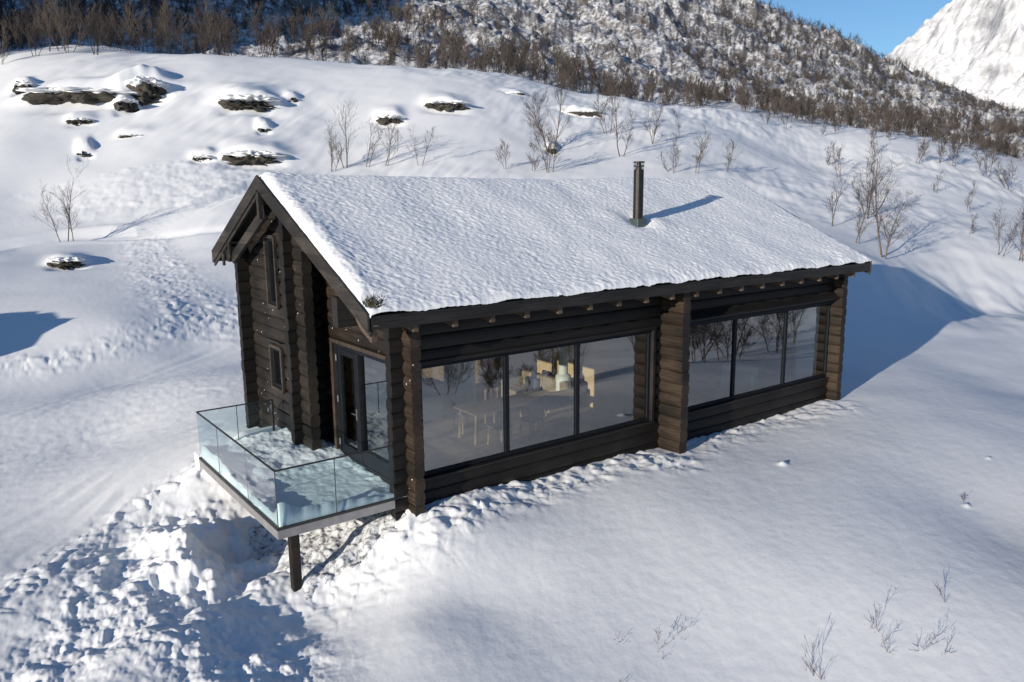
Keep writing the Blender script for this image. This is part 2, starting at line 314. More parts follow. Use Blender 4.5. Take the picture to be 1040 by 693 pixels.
def wood_mat(name,c0,c1,axis=0,specks=0,rough=.6):
    m,nt,b,o=mat(name); L=nt.links.new
    tc=N(nt,'TexCoord');mp=N(nt,'Mapping');sc=[14,14,14];sc[axis]=.9;mp.inputs['Scale'].default_value=sc;L(tc.outputs['Object'],mp.inputs['Vector'])
    n=N(nt,'TexNoise',i_Scale=1.6,i_Detail=7.,i_Roughness=.65);L(mp.outputs[0],n.inputs['Vector'])
    n2=N(nt,'TexNoise',i_Scale=.9,i_Detail=3.);L(tc.outputs['Object'],n2.inputs['Vector'])
    ad=N(nt,'Math',operation='MULTIPLY_ADD');ad.inputs[1].default_value=.55;L(n2.outputs[0],ad.inputs[0])
    mu=N(nt,'Math',operation='MULTIPLY');mu.inputs[1].default_value=.5;L(n.outputs[0],mu.inputs[0]);L(mu.outputs[0],ad.inputs[2])
    r=N(nt,'ValToRGB');e=r.color_ramp.elements;e[0].position=.42;e[0].color=(*c0,1);e[1].position=.64;e[1].color=(*c1,1);L(ad.outputs[0],r.inputs[0])
    col=r.outputs[0]
    sx=N(nt,'SeparateXYZ');L(tc.outputs['Object'],sx.inputs[0]);d1=N(nt,'Math',operation='MULTIPLY_ADD');d1.inputs[1].default_value=1/.275;d1.inputs[2].default_value=.84/.275+(.0 if axis==0 else -.14/.275);L(sx.outputs['Z'],d1.inputs[0])
    fl=N(nt,'Math',operation='FLOOR');L(d1.outputs[0],fl.inputs[0]);wn=N(nt,'TexWhiteNoise',noise_dimensions='1D');L(fl.outputs[0],wn.inputs['W'])
    mr=N(nt,'MapRange');mr.inputs[3].default_value=.62;mr.inputs[4].default_value=1.35;L(wn.outputs['Value'],mr.inputs[0])
    cr=N(nt,'TexNoise',i_Scale=2.6,i_Detail=2.);mp2=N(nt,'Mapping');s2=[26,26,26];s2[axis]=.5;mp2.inputs['Scale'].default_value=s2;L(tc.outputs['Object'],mp2.inputs['Vector']);L(mp2.outputs[0],cr.inputs['Vector'])
    ck=N(nt,'MapRange');ck.inputs[1].default_value=.36;ck.inputs[2].default_value=.46;ck.inputs[3].default_value=.45;ck.inputs[4].default_value=1.;L(cr.outputs[0],ck.inputs[0])
    mv=N(nt,'Math',operation='MULTIPLY');L(mr.outputs[0],mv.inputs[0]);L(ck.outputs[0],mv.inputs[1])
    hv=N(nt,'HueSaturation');L(mv.outputs[0],hv.inputs['Value']);L(col,hv.inputs['Color']);col=hv.outputs[0]
    if specks:
        v=N(nt,'TexVoronoi',i_Scale=5.5);L(tc.outputs['Object'],v.inputs['Vector'])
        lt=N(nt,'Math',operation='LESS_THAN');lt.inputs[1].default_value=.085;L(v.outputs['Distance'],lt.inputs[0])
        n3=N(nt,'TexNoise',i_Scale=2.3);L(tc.outputs['Object'],n3.inputs['Vector']);g=N(nt,'Math',operation='GREATER_THAN');g.inputs[1].default_value=.5;L(n3.outputs[0],g.inputs[0])
        mm=N(nt,'Math',operation='MULTIPLY');L(lt.outputs[0],mm.inputs[0]);L(g.outputs[0],mm.inputs[1])
        mx=N(nt,'MixRGB');mx.inputs[2].default_value=(.6,.6,.6,1);L(col,mx.inputs[1]);L(mm.outputs[0],mx.inputs[0]);col=mx.outputs[0]
    L(col,b.inputs['Base Color']);b.inputs['Roughness'].default_value=rough;b.inputs['Specular IOR Level'].default_value=.35
    bp=N(nt,'Bump',i_Strength=.6,i_Distance=.008);L(n.outputs[0],bp.inputs['Height']);L(bp.outputs[0],b.inputs['Normal'])
    return m
def glass_mat(name,tint,boost=1.6,ior=1.5,base=0.):
    m,nt,b,o=mat(name);L=nt.links.new;nt.nodes.remove(b)
    t=N(nt,'BsdfTransparent');t.inputs[0].default_value=(*tint,1);g=N(nt,'BsdfGlossy');g.inputs['Roughness'].default_value=.0;g.inputs[0].default_value=(.95,.97,1,1)
    f=N(nt,'Fresnel');f.inputs[0].default_value=ior;mu=N(nt,'Math',operation='MULTIPLY_ADD',use_clamp=True);mu.inputs[1].default_value=boost;mu.inputs[2].default_value=base;L(f.outputs[0],mu.inputs[0])
    mx=N(nt,'MixShader');L(mu.outputs[0],mx.inputs[0]);L(t.outputs[0],mx.inputs[1]);L(g.outputs[0],mx.inputs[2]);L(mx.outputs[0],o.inputs[0])
    return m
SNOW=snow_mat('snow_ground'); RSNOW=snow_mat('snow_roof','roof'); PEAK=snow_mat('snow_peak','peak')
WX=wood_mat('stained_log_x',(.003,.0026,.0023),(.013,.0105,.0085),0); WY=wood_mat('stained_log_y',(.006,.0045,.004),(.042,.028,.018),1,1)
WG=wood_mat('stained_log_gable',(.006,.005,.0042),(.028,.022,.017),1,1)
WP=wood_mat('brown_log_y',(.007,.005,.0038),(.042,.028,.018),1)
BOARD=wood_mat('grey_board',(.016,.0135,.012),(.045,.038,.032),1); BOARDX=wood_mat('dark_board',(.008,.0075,.007),(.022,.019,.017),0)
TAIL=wood_mat('rafter_wood',(.07,.05,.036),(.16,.115,.08),1)
FRAME=plain('frame_paint',(.007,.009,.013),.6,0,.2,5,0,.2); TRIM=wood_mat('trim_wood',(.03,.022,.016),(.08,.06,.044),2)
METAL=plain('black_metal',(.03,.029,.028),.35,.6,.2,6); STEEL=plain('steel',(.55,.55,.56),.3,.9,.05,6); ALU=plain('grey_deck_edge',(.25,.245,.25),.5,.2,.15,5); RUBBER=plain('dark_rail',(.02,.02,.022),.5)
GLASS=glass_mat('window_glass',(.80,.86,.85),1.0,1.5,.18); RGLASS=glass_mat('rail_glass',(.89,.95,.955),.4)
DECK=wood_mat('deck_wood',(.10,.095,.09),(.22,.21,.2),1); ROCK=None
def rock_mat():
    m,nt,b,o=mat('rock');L=nt.links.new;g=N(nt,'NewGeometry')
    mp=N(nt,'Mapping');mp.inputs['Scale'].default_value=(1,1,2.2);L(g.outputs['Position'],mp.inputs['Vector'])
    n=N(nt,'TexNoise',i_Scale=.9,i_Detail=9.,i_Roughness=.7);L(mp.outputs[0],n.inputs['Vector'])
    r=N(nt,'ValToRGB');e=r.color_ramp.elements;e[0].position=.35;e[0].color=(.014,.013,.012,1);e[1].position=.7;e[1].color=(.085,.075,.06,1);L(n.outputs[0],r.inputs[0]);L(r.outputs[0],b.inputs['Base Color'])
    b.inputs['Roughness'].default_value=.85;bp=N(nt,'Bump',i_Strength=.9,i_Distance=.25);L(n.outputs[0],bp.inputs['Height']);L(bp.outputs[0],b.inputs['Normal']);return m
ROCK=rock_mat()
BARK=plain('birch_bark',(.12,.095,.075),.8,0,.45,6,.01); TWIG=plain('twigs',(.06,.046,.038),.8,0,.3,6); DTWIG=plain('far_twigs',(.065,.052,.046),.85,0,.35,.15); DRY=plain('dry_stems',(.06,.04,.04),.8)

# ------------------------------------------------------------------ ground sheet
azf=np.arange(YAW-R(37),YAW+R(37),R(.072)); azc=np.arange(YAW+R(37),YAW-R(37)+2*PI,R(1.3)); az=np.concatenate([azf,azc])
rs=[3.]
while rs[-1]<5200:
    r=rs[-1]; rs.append(r*(1.01 if r<7 else 1.0028 if r<16 else 1.0038 if r<30 else 1.0045 if r<130 else 1.009 if r<700 else 1.05))
rs=np.array(rs)
AZ,RR=np.meshgrid(az,rs,indexing='ij'); X=CAM[0]+RR*np.sin(AZ);Y=CAM[1]+RR*np.cos(AZ)
Z=H(X.ravel(),Y.ravel())
g=grid_obj('ground',np.stack([X.ravel(),Y.ravel(),Z],1),len(az),len(rs),SNOW,wrap=True); tag(g,kind='structure')
def ground_z(x,y): return float(H(np.array([float(x)]),np.array([float(y)]))[0])

# snowy peak across the valley
def peak():
    azs=np.arange(R(52),R(90),R(.09)); rr=np.linspace(1500,4200,420); A_,B_=np.meshgrid(azs,rr,indexing='ij')
    x=CAM[0]+B_*np.sin(A_);y=CAM[1]+B_*np.cos(A_)
    # flank rising to the right from the notch at azimuth 60.5 deg
    a=np.degrees(A_); ridge=np.interp(a,[52,57,61.2,62.5,64,65.7,67.5,69.5,74,82,90],[.03,.07,.150,.166,.186,.21,.245,.285,.36,.44,.45])
    rng=sstep(1500,3000,B_); down=1-sstep(3000,4200,B_)*.6
    z=CAM[2]+ridge*3000*(rng**.85)*down-60*(1-rng)
    gl=np.clip(ridge/.25,.15,1.2)
    nz=(ridged(x/620,y/620,5,6)-.6)*100+fbm(x/160,y/160,9,5,.6)*34+(ridged(x/220,y/220,15,4)-.6)*30
    z=z+nz*gl*sstep(1500,1900,B_)*(1-.85*sstep(2800,3000,B_)*(1-sstep(3000,3200,B_)))
    o=grid_obj('mountain',np.stack([x.ravel(),y.ravel(),z.ravel()],1),len(azs),len(rr),PEAK); tag(o,kind='structure')
peak()

# ------------------------------------------------------------------ the cabin
cabin=empty('log_cabin',(7,3,-.4),0,'dark log cabin with snow covered roof, wide windows and a glass railed terrace','cabin')
BASE=Vector((7,3,-.4))
def part(mb,name,m,parent=None,**k):
    o=mb.build(name,m,None,**k); par=parent or cabin; o.parent=par
    if par is cabin: o.location=-BASE
    return o
RX0,RX1=-.38,15.0; RY=3.993; RZ=5.961; SL=.4843; EY0,EY1=-.832,7.53
def roof_z(y): return RZ-SL*abs(y-RY)
LH=.275; LB=-.84
def log_piece(mb,axis,s,e,za,zb,c0,zlo,zhi,n0,n1,bulge=.019,capf=None,m=0):
    """one course: axis 0 runs along x, 1 along y; s,e may be functions of z; body from n0 to n1 across"""
    if zhi-zlo<.02: return
    zc=(za+zb)/2;hh=(zb-za)/2;P=[]
    ks=[-1,-.86,-.5,0,.5,.86,1]; inset=[.022,.006,-.0,-.004,0.,.006,.022]
    prof=[]
    for k,i in zip(ks,inset): prof.append((n0+i-(1-k*k)*bulge*0-(-i if 0 else 0)-bulge*(1-abs(k)**3),zc+k*hh))
    for k,i in zip(reversed(ks),reversed(inset)): prof.append((n1-i+bulge*(1-abs(k)**3),zc+k*hh))
    prof=[(a,min(max(z,zlo),zhi)) for a,z in prof]
    n=len(prof);vs=[]
    for fn in (s,e):
        for (a,z) in prof:
            t=fn(z) if callable(fn) else fn
            vs.append((t,a,z) if axis==0 else (a,t,z))
    fs=[(i,(i+1)%n,n+(i+1)%n,n+i) for i in range(n)]+[tuple(range(n)),tuple(range(2*n-1,n-1,-1))]
    mb.add(vs,fs,m)
def log_wall(axis,s,e,n0,n1,z0,z1,holes=(),off=0,slope=False,jit=.012,ext=None,seed=1):
    rr=random.Random(seed);mb=MB();k=math.floor((z0-LB-off)/LH)
    while True:
        za=LB+off+k*LH;zb=za+LH;k+=1
        if za>=z1-.02: break
        lo,hi=max(za,z0),min(zb,z1)
        br=sorted({s,e,*[h for H_ in holes if H_[3]>lo+.01 and H_[2]<hi-.01 for h in H_[:2]]})
        br=[b for b in br if s<=b<=e]
        ja,jb=rr.uniform(-jit,jit),rr.uniform(-jit,jit)
        dn=rr.uniform(-.004,.004)
        for a,b in zip(br[:-1],br[1:]):
            l,h=lo,hi
            for (h0,h1,hz0,hz1) in holes:
                if h0<=a+.001 and h1>=b-.001 and hz1>lo+.01 and hz0<hi-.01:
                    if hz0<=lo and hz1>=hi: l=h=0
                    elif hz0>lo: h=min(h,hz0)
                    else: l=max(l,hz1)
            if h-l<.02: continue
            A_=a+(ja if a==s else 0);B_=b+(jb if b==e else 0)
            fa,fb=A_,B_
            if slope:
                top=.28
                def lim(z): return (RZ-top-z)/SL
                if lim(l)<.05: continue
                fa=(lambda z,A_=A_:max(A_,RY-max(lim(z),.02))); fb=(lambda z,B_=B_:min(B_,RY+max(lim(z),.02)))
                if A_>RY+lim(l) or B_<RY-lim(l): continue
            log_piece(mb,axis,fa,fb,za,zb,0,l,h,n0+dn,n1+dn)
    return mb
# front wall with two window openings; ends run past the crossings
FW=[(1.03,7.25,.26,2.46),(8.42,14.66,.26,2.46)]
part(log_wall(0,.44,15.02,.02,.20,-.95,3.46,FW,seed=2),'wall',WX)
# gable wall behind the terrace with the door opening
DR=[(.30,3.02,.02,2.52)]
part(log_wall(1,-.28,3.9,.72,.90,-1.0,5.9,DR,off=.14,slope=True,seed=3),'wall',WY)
# projecting gable wall with the two narrow windows
GW=[(4.56,5.16,3.15,4.68),(4.54,5.26,1.22,2.18)]
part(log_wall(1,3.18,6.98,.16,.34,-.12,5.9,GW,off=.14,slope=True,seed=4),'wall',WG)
part(log_wall(0,-.05,.88,3.66,3.84,-.75,5.35,seed=5),'wall',WX)       # return wall of the recess
part(log_wall(0,-.14,14.95,6.5,6.68,-.6,4.25,seed=6),'wall',WX)         # rear wall
part(log_wall(1,-.30,6.9,14.66,14.84,-.75,5.9,[],off=.14,slope=True,seed=7),'wall',WP)
part(log_wall(1,-.66,6.4,7.54,7.76,-.75,5.6,[],off=.14,slope=True,seed=8),'wall',WP)  # cross wall, its ends stand out as the pillar
# plinth strip and post under projecting gable
b=MB();b.box((.8,.06,-1.2),(14.5,.18,-.62));b.box((.20,6.2,-.8),(.45,6.45,-.13));b.box((.22,3.8,-.8),(.3,6.2,-.35));part(b,'plinth',BOARDX,bevel=.01)
# roof deck (thin slab) with soffit
def slope_slab(mb,x0,x1,ya,yb,dz0,dz1,m=0):
    vs=[(x,y,roof_z(y)+dz) for x in (x0,x1) for (y,dz) in ((ya,dz0),(yb,dz0),(yb,dz1),(ya,dz1))]
    mb.add(vs,[(0,1,2,3),(7,6,5,4),(0,4,5,1),(1,5,6,2),(2,6,7,3),(3,7,4,0)],m)
rf=MB();slope_slab(rf,RX0+.045,RX1-.045,EY0+.045,RY-.002,-.02,-.14);slope_slab(rf,RX0+.045,RX1-.045,RY+.002,EY1-.045,-.02,-.14);roof=part(rf,'roof',BOARDX)
def child(mb,name,m,par,**k):
    o=mb.build(name,m,par,**k); return o
# eave fascias
b=MB();b.bar((RX0+.05,EY0,roof_z(EY0)-.12),(RX1-.05,EY0,roof_z(EY0)-.12),.045,.23);child(b,'fascia',BOARDX,roof,bevel=.006)
b=MB();b.bar((RX0+.05,EY0-.028,roof_z(EY0)-.035),(RX1-.05,EY0-.028,roof_z(EY0)-.035),.012,.05);child(b,'drip_edge',METAL,roof)
b=MB();b.bar((RX0+.05,EY1,roof_z(EY1)-.12),(RX1-.05,EY1,roof_z(EY1)-.12),.045,.23);child(b,'fascia',BOARDX,roof,bevel=.006)
# bargeboards (two planks each, one over the other)
def rake(x,ya,yb,sgn):
    mb=MB()
    for (dx,t0,t1,w) in ((0,.05,-.25,.045),(.04*sgn,-.24,-.33,.045)):
        x0=x+dx-w/2;x1=x+dx+w/2
        vs=[(xx,y,roof_z(y)+t) for xx in (x0,x1) for (y,t) in ((ya,t0),(yb,t0),(yb,t1),(ya,t1))]
        mb.add(vs,[(0,1,2,3),(7,6,5,4),(0,4,5,1),(1,5,6,2),(2,6,7,3),(3,7,4,0)])
    return mb
for x,s in ((RX0,1),(RX1,-1)):
    child(rake(x,EY0-.03,RY-.001,s),'bargeboard',BOARD,roof,bevel=.005);child(rake(x,RY+.001,EY1+.03,s),'bargeboard',BOARD,roof,bevel=.005)
# gable ornament: king post and the truss rafters behind it
b=MB();b.box((RX0-.06,RY-.13,5.10),(RX0+.03,RY-.01,5.66));part(b,'king_post',BOARD,bevel=.006)
for (ya,yb) in ((RY-.02,6.4),):
    b=MB();b.bar((RX0+.14,ya,roof_z(ya)-.66),(RX0+.14,yb,roof_z(yb)-.66),.09,.24);part(b,'truss_rafter',BOARD,bevel=.008)
# purlins whose ends show under the overhang
for (y,z,hh) in ((6.62,roof_z(6.62)-.42,.42),(RY,RZ-.42,.26),(.62,3.52,.54),(1.9,roof_z(1.9)-.30,.22)):
    b=MB();b.box((RX0+.07,y-.11,z-hh/2),(.9,y+.11,z+hh/2));part(b,'purlin',BOARDX,bevel=.008)
for y,zz in ((6.85,.0),(6.35,.04)):
    b=MB();b.box((RX0+.02,y-.05,roof_z(y)-.62-zz),(RX0+.07,y+.05,roof_z(y)-.2));part(b,'bracket',BOARD,bevel=.005)
# rafter tails under the front eave
for i in range(19):
    x=-.24+.812*i if i<19 else 0
    if x>14.95: continue
    mb=MB();w=.10
    def rz(y,t): return roof_z(y)-t
    pr=[(-.74,.15),(.05,.15),(.05,.62),(-.45,.52),(-.74,.42)]
    if i==0: pr=[(-.86,.15),(.05,.15),(.05,.34),(-.40,.52),(-.76,.50)]
    vs=[(xx,y,rz(y,t)) for xx in (x-w/2,x+w/2) for (y,t) in pr]
    n=len(pr);mb.add(vs,[tuple(range(n)),tuple(range(2*n-1,n-1,-1))]+[(j,n+j,n+(j+1)%n,(j+1)%n) for j in range(n)])
    part(mb,'rafter_tail',TAIL)
# ceiling so no light leaks
b=MB();slope_slab(b,.7,14.7,.1,RY-.002,-.28,-.32);slope_slab(b,.7,14.7,RY+.002,6.6,-.28,-.32);part(b,'ceiling',plain('ceiling_wood',(.30,.22,.14),.7))
b=MB();b.box((.92,.22,-.02),(14.64,6.48,.08));b.box((.36,3.86,-.02),(.72,6.48,.08));part(b,'floor',wood_mat('oak_floor',(.16,.12,.08),(.30,.22,.15),0))

# roof snow: front slope finely pitted, both slopes one skin
def roof_snow():
    xs=np.linspace(RX0+.025,RX1-.025,620); ys=np.concatenate([np.linspace(EY0-.05,RY,330),np.linspace(RY+.05,EY1+.05,70)])
    X,Y=np.meshgrid(xs,ys,indexing='ij')
    sY=(Y-EY0)*1.11; D=(X*.78-sY*.62);E_=(X*.62+sY*.78)
    wob=.25*perlin(X*.9,sY*.9,77)
    am=.55+.6*fbm(X/2.2,sY/2.2,95,3); t=.13+.05*fbm(X/3,Y/3,4,3)+.008*am*fbm(D*3+wob,E_*6.5+wob,6,3,.6)+.007*fbm(X*9,sY*9,8,2)+.004*fbm(X*20,sY*20,97,2)
    t-=.013*am*np.abs(perlin(D*3.2+wob*3,E_*6.8,14))+.009*np.abs(perlin(D*6,E_*11,16))
    # edges: rounded and crumbly
    ex=np.minimum(X-(RX0+.01),(RX1-.01)-X)+.02*fbm(Y*3,X*0+1.3,33,3);ey=np.minimum(Y-(EY0-.05),(EY1+.05)-Y)+.035+.02*fbm(X*2.2,Y*0+3.1,34,4,.6)
    e=np.clip(np.minimum(np.minimum(ex,ey)/.16,1),0,1); cr=sstep(.9,.1,ey)*(Y<RY)
    t=t*np.sqrt(np.clip(1-(1-e)**2,0,1))+cr*.35*lumps(X,sY,.11,44,.8,.5)
    # thicker bright roll along the left rake
    t+=.025*np.exp(-((X-(RX0+.25))/.2)**2)+.05*sstep(RX0+1.3,RX0+.1,X)+.012*fbm(X*5,sY*5,91,3)*sstep(RX0+1.,RX0+.3,X)
    t-=.06*sstep(RX0+.28,RX0-.03,X)
    # scoop and drift round the chimney
    d=np.hypot(X-8.22,Y-1.55); t+=-.12*np.exp(-(d/.30)**2)+.09*np.exp(-(((X-8.85)/.45)**2+((Y-1.40)/.28)**2))+.05*np.exp(-(((X-7.6)/.4)**2+((Y-1.9)/.3)**2))
    # bare turf corner
    t-=.14*np.exp(-(((X-(-.15))/.16)**2+((Y-(-.62))/.20)**2))
    rz=RZ-SL*(np.sqrt((Y-RY)**2+.03)-.03)
    t+=.035*sstep(.35,.0,Y-EY0)*np.clip(fbm(X/1.1,Y*0,96,3),-.6,1); t=np.maximum(t,-.005); V=np.stack([X,Y+0*X,rz-.02+t],-1)
    V[0,:,2]-=.03;V[-1,:,2]-=.03;V[:,0,2]-=.03
    V[...,0]-=7;V[...,1]-=3;V[...,2]+=.4
    return grid_obj('snow',V.reshape(-1,3),len(xs),len(ys),RSNOW,cabin)
rsn=roof_snow()
rsn.name='roof_snow'
# turf tuft at the corner
tf=MB()
for i in range(110):
    x=-.12+max(-.2,min(.2,rnd.gauss(0,.10)));y=-.62+max(-.12,min(.12,rnd.gauss(0,.07)));z=roof_z(y)+.05;a=rnd.uniform(0,6.3);l=rnd.uniform(.05,.16);t=rnd.uniform(.5,1.3)
    p=Vector((x,y,z));q=p+Vector((math.cos(a)*l*math.sin(t),math.sin(a)*l*math.sin(t),l*math.cos(t)+.03));tf.tube(p,q,.010,.002,3,rnd.choice((0,0,0,1)),False)
part(tf,'turf',[plain('turf_green',(.025,.035,.02),.8),plain('turf_straw',(.16,.12,.06),.8)])
# chimney
cx,cy=8.22,1.51
b=MB();b.lathe((cx,cy,4.55),[(.125,0),(.125,1.58),(.10,1.585),(.10,1.60)],24);ch=part(b,'chimney',METAL,smooth=False)
b=MB();b.box((cx-.15,cy-.15,4.5),(cx+.15,cy+.15,4.96));child(b,'flashing',plain('flashing',(.10,.13,.13),.4,.5),ch,bevel=.01)
b=MB();b.lathe((cx,cy,6.15),[(.07,0),(.07,.06),(.135,.065),(.135,.09),(.06,.095),(.06,.15),(.14,.155),(.14,.185),(.07,.19)],24);child(b,'cap',METAL,ch)
b=MB()
for k in range(6):
    t=PI*k/3;b.tube((cx+.12*math.cos(t),cy+.12*math.sin(t),6.12),(cx+.12*math.cos(t),cy+.12*math.sin(t),6.33),.008,.008,5)
child(b,'cage',METAL,ch)

# windows
def window_x(x0,x1,z0,z1,y,mull,deep=.09,fw=.075,label=None,trim=True):
    """window in a wall running along x, facing -y"""
    g=MB();w=part(g_frame_x(x0,x1,z0,z1,y,mull,deep,fw),'window',FRAME,bevel=.005)
    es=[x0]+[m for m in mull]+[x1]
    for a,b_ in zip(es[:-1],es[1:]):
        p=MB();p.add([(a+.02,y+.03,z0+.02),(b_-.02,y+.03,z0+.02),(b_-.02,y+.03,z1-.02),(a+.02,y+.03,z1-.02)],[(0,1,2,3)]);child(p,'pane',GLASS,w)
    return w
def g_frame_x(x0,x1,z0,z1,y,mull,deep,fw):
    mb=MB();mb.box((x0,y-.01,z0),(x0+fw,y+deep,z1));mb.box((x1-fw,y-.01,z0),(x1,y+deep,z1));mb.box((x0+fw,y-.008,z0),(x1-fw,y+deep-.002,z0+fw));mb.box((x0+fw,y-.008,z1-fw),(x1-fw,y+deep-.002,z1))
    for m in mull: mb.box((m-.055,y-.006,z0+fw),(m+.055,y+deep-.004,z1-fw))
    return mb
w1=window_x(1.04,7.24,.27,2.45,.07,[3.09,5.0]);w2=window_x(8.43,14.65,.27,2.45,.07,[10.37,12.56])
b=MB();b.box((.95,-.035,.215),(7.33,.10,.258));child(b,'sill',BOARDX,w1,bevel=.006)
b=MB();b.box((8.36,-.035,.215),(14.7,.10,.258));child(b,'sill',BOARDX,w2,bevel=.006)
b=MB()
for a in (.97,7.28): b.box((a-.04,-.03,.262),(a+.04,.07,2.53))
b.box((.93,-.034,2.462),(7.33,.07,2.535));child(b,'casing',BOARDX,w1,bevel=.006)
b=MB();vs=[(x,y,z) for x in (8.0,14.66) for (y,z) in ((.0,2.78),(-.20,2.60),(-.20,2.565),(.02,2.50))]
b.add(vs,[(0,1,2,3),(7,6,5,4),(0,4,5,1),(1,5,6,2),(2,6,7,3),(3,7,4,0)]);child(b,'drip_board',BOARDX,w2,bevel=.004)
b=MB();b.box((8.0,-.06,2.44),(14.66,.06,2.53));child(b,'casing',FRAME,w2,bevel=.004)
def window_y(y0,y1,z0,z1,x,fw=.07,par=None):
    mb=MB();mb.box((x-.02,y0,z0),(x+.09,y0+fw,z1));mb.box((x-.02,y1-fw,z0),(x+.09,y1,z1));mb.box((x-.018,y0+fw,z0),(x+.088,y1-fw,z0+fw));mb.box((x-.018,y0+fw,z1-fw),(x+.088,y1-fw,z1))
    w=part(mb,'window',FRAME,bevel=.005);p=MB();p.add([(x+.03,y0+.02,z0+.02),(x+.03,y1-.02,z0+.02),(x+.03,y1-.02,z1-.02),(x+.03,y0+.02,z1-.02)],[(3,2,1,0)]);child(p,'pane',GLASS,w)
    t=MB();
    for a in (y0-.01,y1+.01): t.box((x-.082,a-.035,z0-.04),(x-.01,a+.035,z1+.04))
    t.box((x-.08,y0+.02,z1),(x-.012,y1-.02,z1+.075));t.box((x-.08,y0+.02,z0-.075),(x-.012,y1-.02,z0));child(t,'casing',BOARD,w,bevel=.004)
    return w
window_y(4.58,5.14,3.17,4.66,.15);window_y(4.56,5.24,1.24,2.16,.15)
b=MB();b.box((.05,4.52,2.32),(.11,5.40,2.35));part(b,'drip_cap',METAL)
# terrace door and the fixed light beside it
x=.74
fr=MB();fr.box((x-.04,.31,.04),(x+.12,.40,2.50));fr.box((x-.04,2.92,.04),(x+.12,3.01,2.50));fr.box((x-.038,.40,2.42),(x+.118,2.92,2.50));fr.box((x-.038,.40,.04),(x+.118,2.92,.10));fr.box((x-.036,1.92,.10),(x+.116,2.00,2.42));fr.box((x-.02,.40,.10),(x+.10,1.92,.40))
wd=part(fr,'window',FRAME,bevel=.005)
p=MB();p.add([(x+.04,.38,.38),(x+.04,1.94,.38),(x+.04,1.94,2.44),(x+.04,.38,2.44)],[(3,2,1,0)]);child(p,'pane',GLASS,wd)
p=MB();p.box((x-.10,.28,2.52),(x-.02,3.14,2.60));p.box((x-.10,3.03,.0),(x-.02,3.13,2.52));child(p,'casing',TRIM,wd,bevel=.005)
dm=MB();y0,y1=2.01,2.91;dm.box((x-.03,y0,.11),(x+.05,y0+.12,2.41));dm.box((x-.03,y1-.12,.11),(x+.05,y1,2.41));dm.box((x-.028,y0+.12,.11),(x+.048,y1-.12,.32));dm.box((x-.028,y0+.12,2.28),(x+.048,y1-.12,2.41))
dr=part(dm,'door',FRAME,bevel=.005)
p=MB();p.add([(x+.01,y0+.10,.30),(x+.01,y1-.10,.30),(x+.01,y1-.10,2.30),(x+.01,y0+.10,2.30)],[(3,2,1,0)]);child(p,'pane',GLASS,dr)
h=MB();h.box((x-.045,y0+.035,1.0),(x-.032,y0+.075,1.24));h.tube((x-.04,y0+.055,1.13),(x-.09,y0+.055,1.13),.012,.012,8);h.tube((x-.09,y0+.055,1.13),(x-.09,y0+.19,1.13),.012,.010,8);child(h,'handle',STEEL,dr)
for z in (.35,1.3,2.2):
    h=MB();h.tube((x-.06,y1+.005,z-.07),(x-.06,y1+.005,z+.07),.016,.016,8);child(h,'hinge',STEEL,dr)
# wall tap on projecting gable
h=MB();h.box((.11,4.62,.78),(.145,4.70,.90));h.tube((.12,4.66,.84),(.04,4.66,.83),.016,.016,8);h.tube((.04,4.66,.83),(.04,4.66,.76),.014,.014,8);h.tube((.10,4.66,.84),(.10,4.60,.90),.01,.01,6);h.v=[(a,b_+.85,c-.2) for a,b_,c in h.v];part(h,'wall_tap',STEEL)

# terrace
TX=-1.82;TY0,TY1=-.02,4.7
b=MB();b.box((TX+.05,TY0+.05,-.14),(.70,3.38,-.14+.128));b.box((TX+.05,3.38,-.14),(.12,TY1-.05,-.012));terr=part(b,'terrace',DECK)
b=MB();b.box((TX,TY0,-.17),(.42,TY0+.045,-.01));b.box((TX,TY0+.045,-.17),(TX+.045,TY1,-.01));b.box((TX+.045,TY1-.045,-.17),(.12,TY1,-.01));child(b,'edge_board',ALU,terr,bevel=.004)
b=MB();b.box((TX-.006,TY0-.006,-.008),(.42,TY0+.05,.03));b.box((TX-.006,TY0+.05,-.008),(TX+.05,TY1,.03));b.box((TX+.05,TY1-.05,-.008),(-.14,TY1,.03));child(b,'glass_channel',RUBBER,terr)
def gpanel(p,q):
    p=Vector((*p,.028));q=Vector((*q,.028));d=(q-p).normalized();p2=p+d*.006;q2=q-d*.006
    mb=MB();mb.bar(p2+Vector((0,0,.50)),q2+Vector((0,0,.50)),.014,1.0);child(mb,'glass_panel',RGLASS,terr)
gy=TY0+.025;gx=TX+.025;ys=[gy,1.52,3.26,TY1-.025]
for a,b_ in zip(ys[:-1],ys[1:]): gpanel((gx,a),(gx,b_))
xs_=[gx,-.73,.42]
for a,b_ in zip(xs_[:-1],xs_[1:]): gpanel((a,gy),(b_,gy))
xs_=[gx,-.95,-.14]
for a,b_ in zip(xs_[:-1],xs_[1:]): gpanel((a,TY1-.025),(b_,TY1-.025))
b=MB();z=1.045;b.bar((gx-.01,gy,z),(.42,gy,z),.03,.022);b.bar((gx,gy+.016,z),(gx,TY1-.041,z),.03,.022);b.bar((gx-.01,TY1-.025,z),(-.14,TY1-.025,z),.03,.022);child(b,'handrail',RUBBER,terr)
b=MB();b.box((-.17,TY1-.05,-.01),(-.125,TY1,1.04));child(b,'rail_post',RUBBER,terr)
JM=plain('joint',(.05,.07,.07),.3)
for (px,py) in ((gx,1.52),(gx,3.26),(-.73,gy),(-.95,TY1-.025),(gx,gy)): b=MB();b.box((px-.007,py-.007,.03),(px+.007,py+.007,1.03));child(b,'glass_joint',JM,terr)
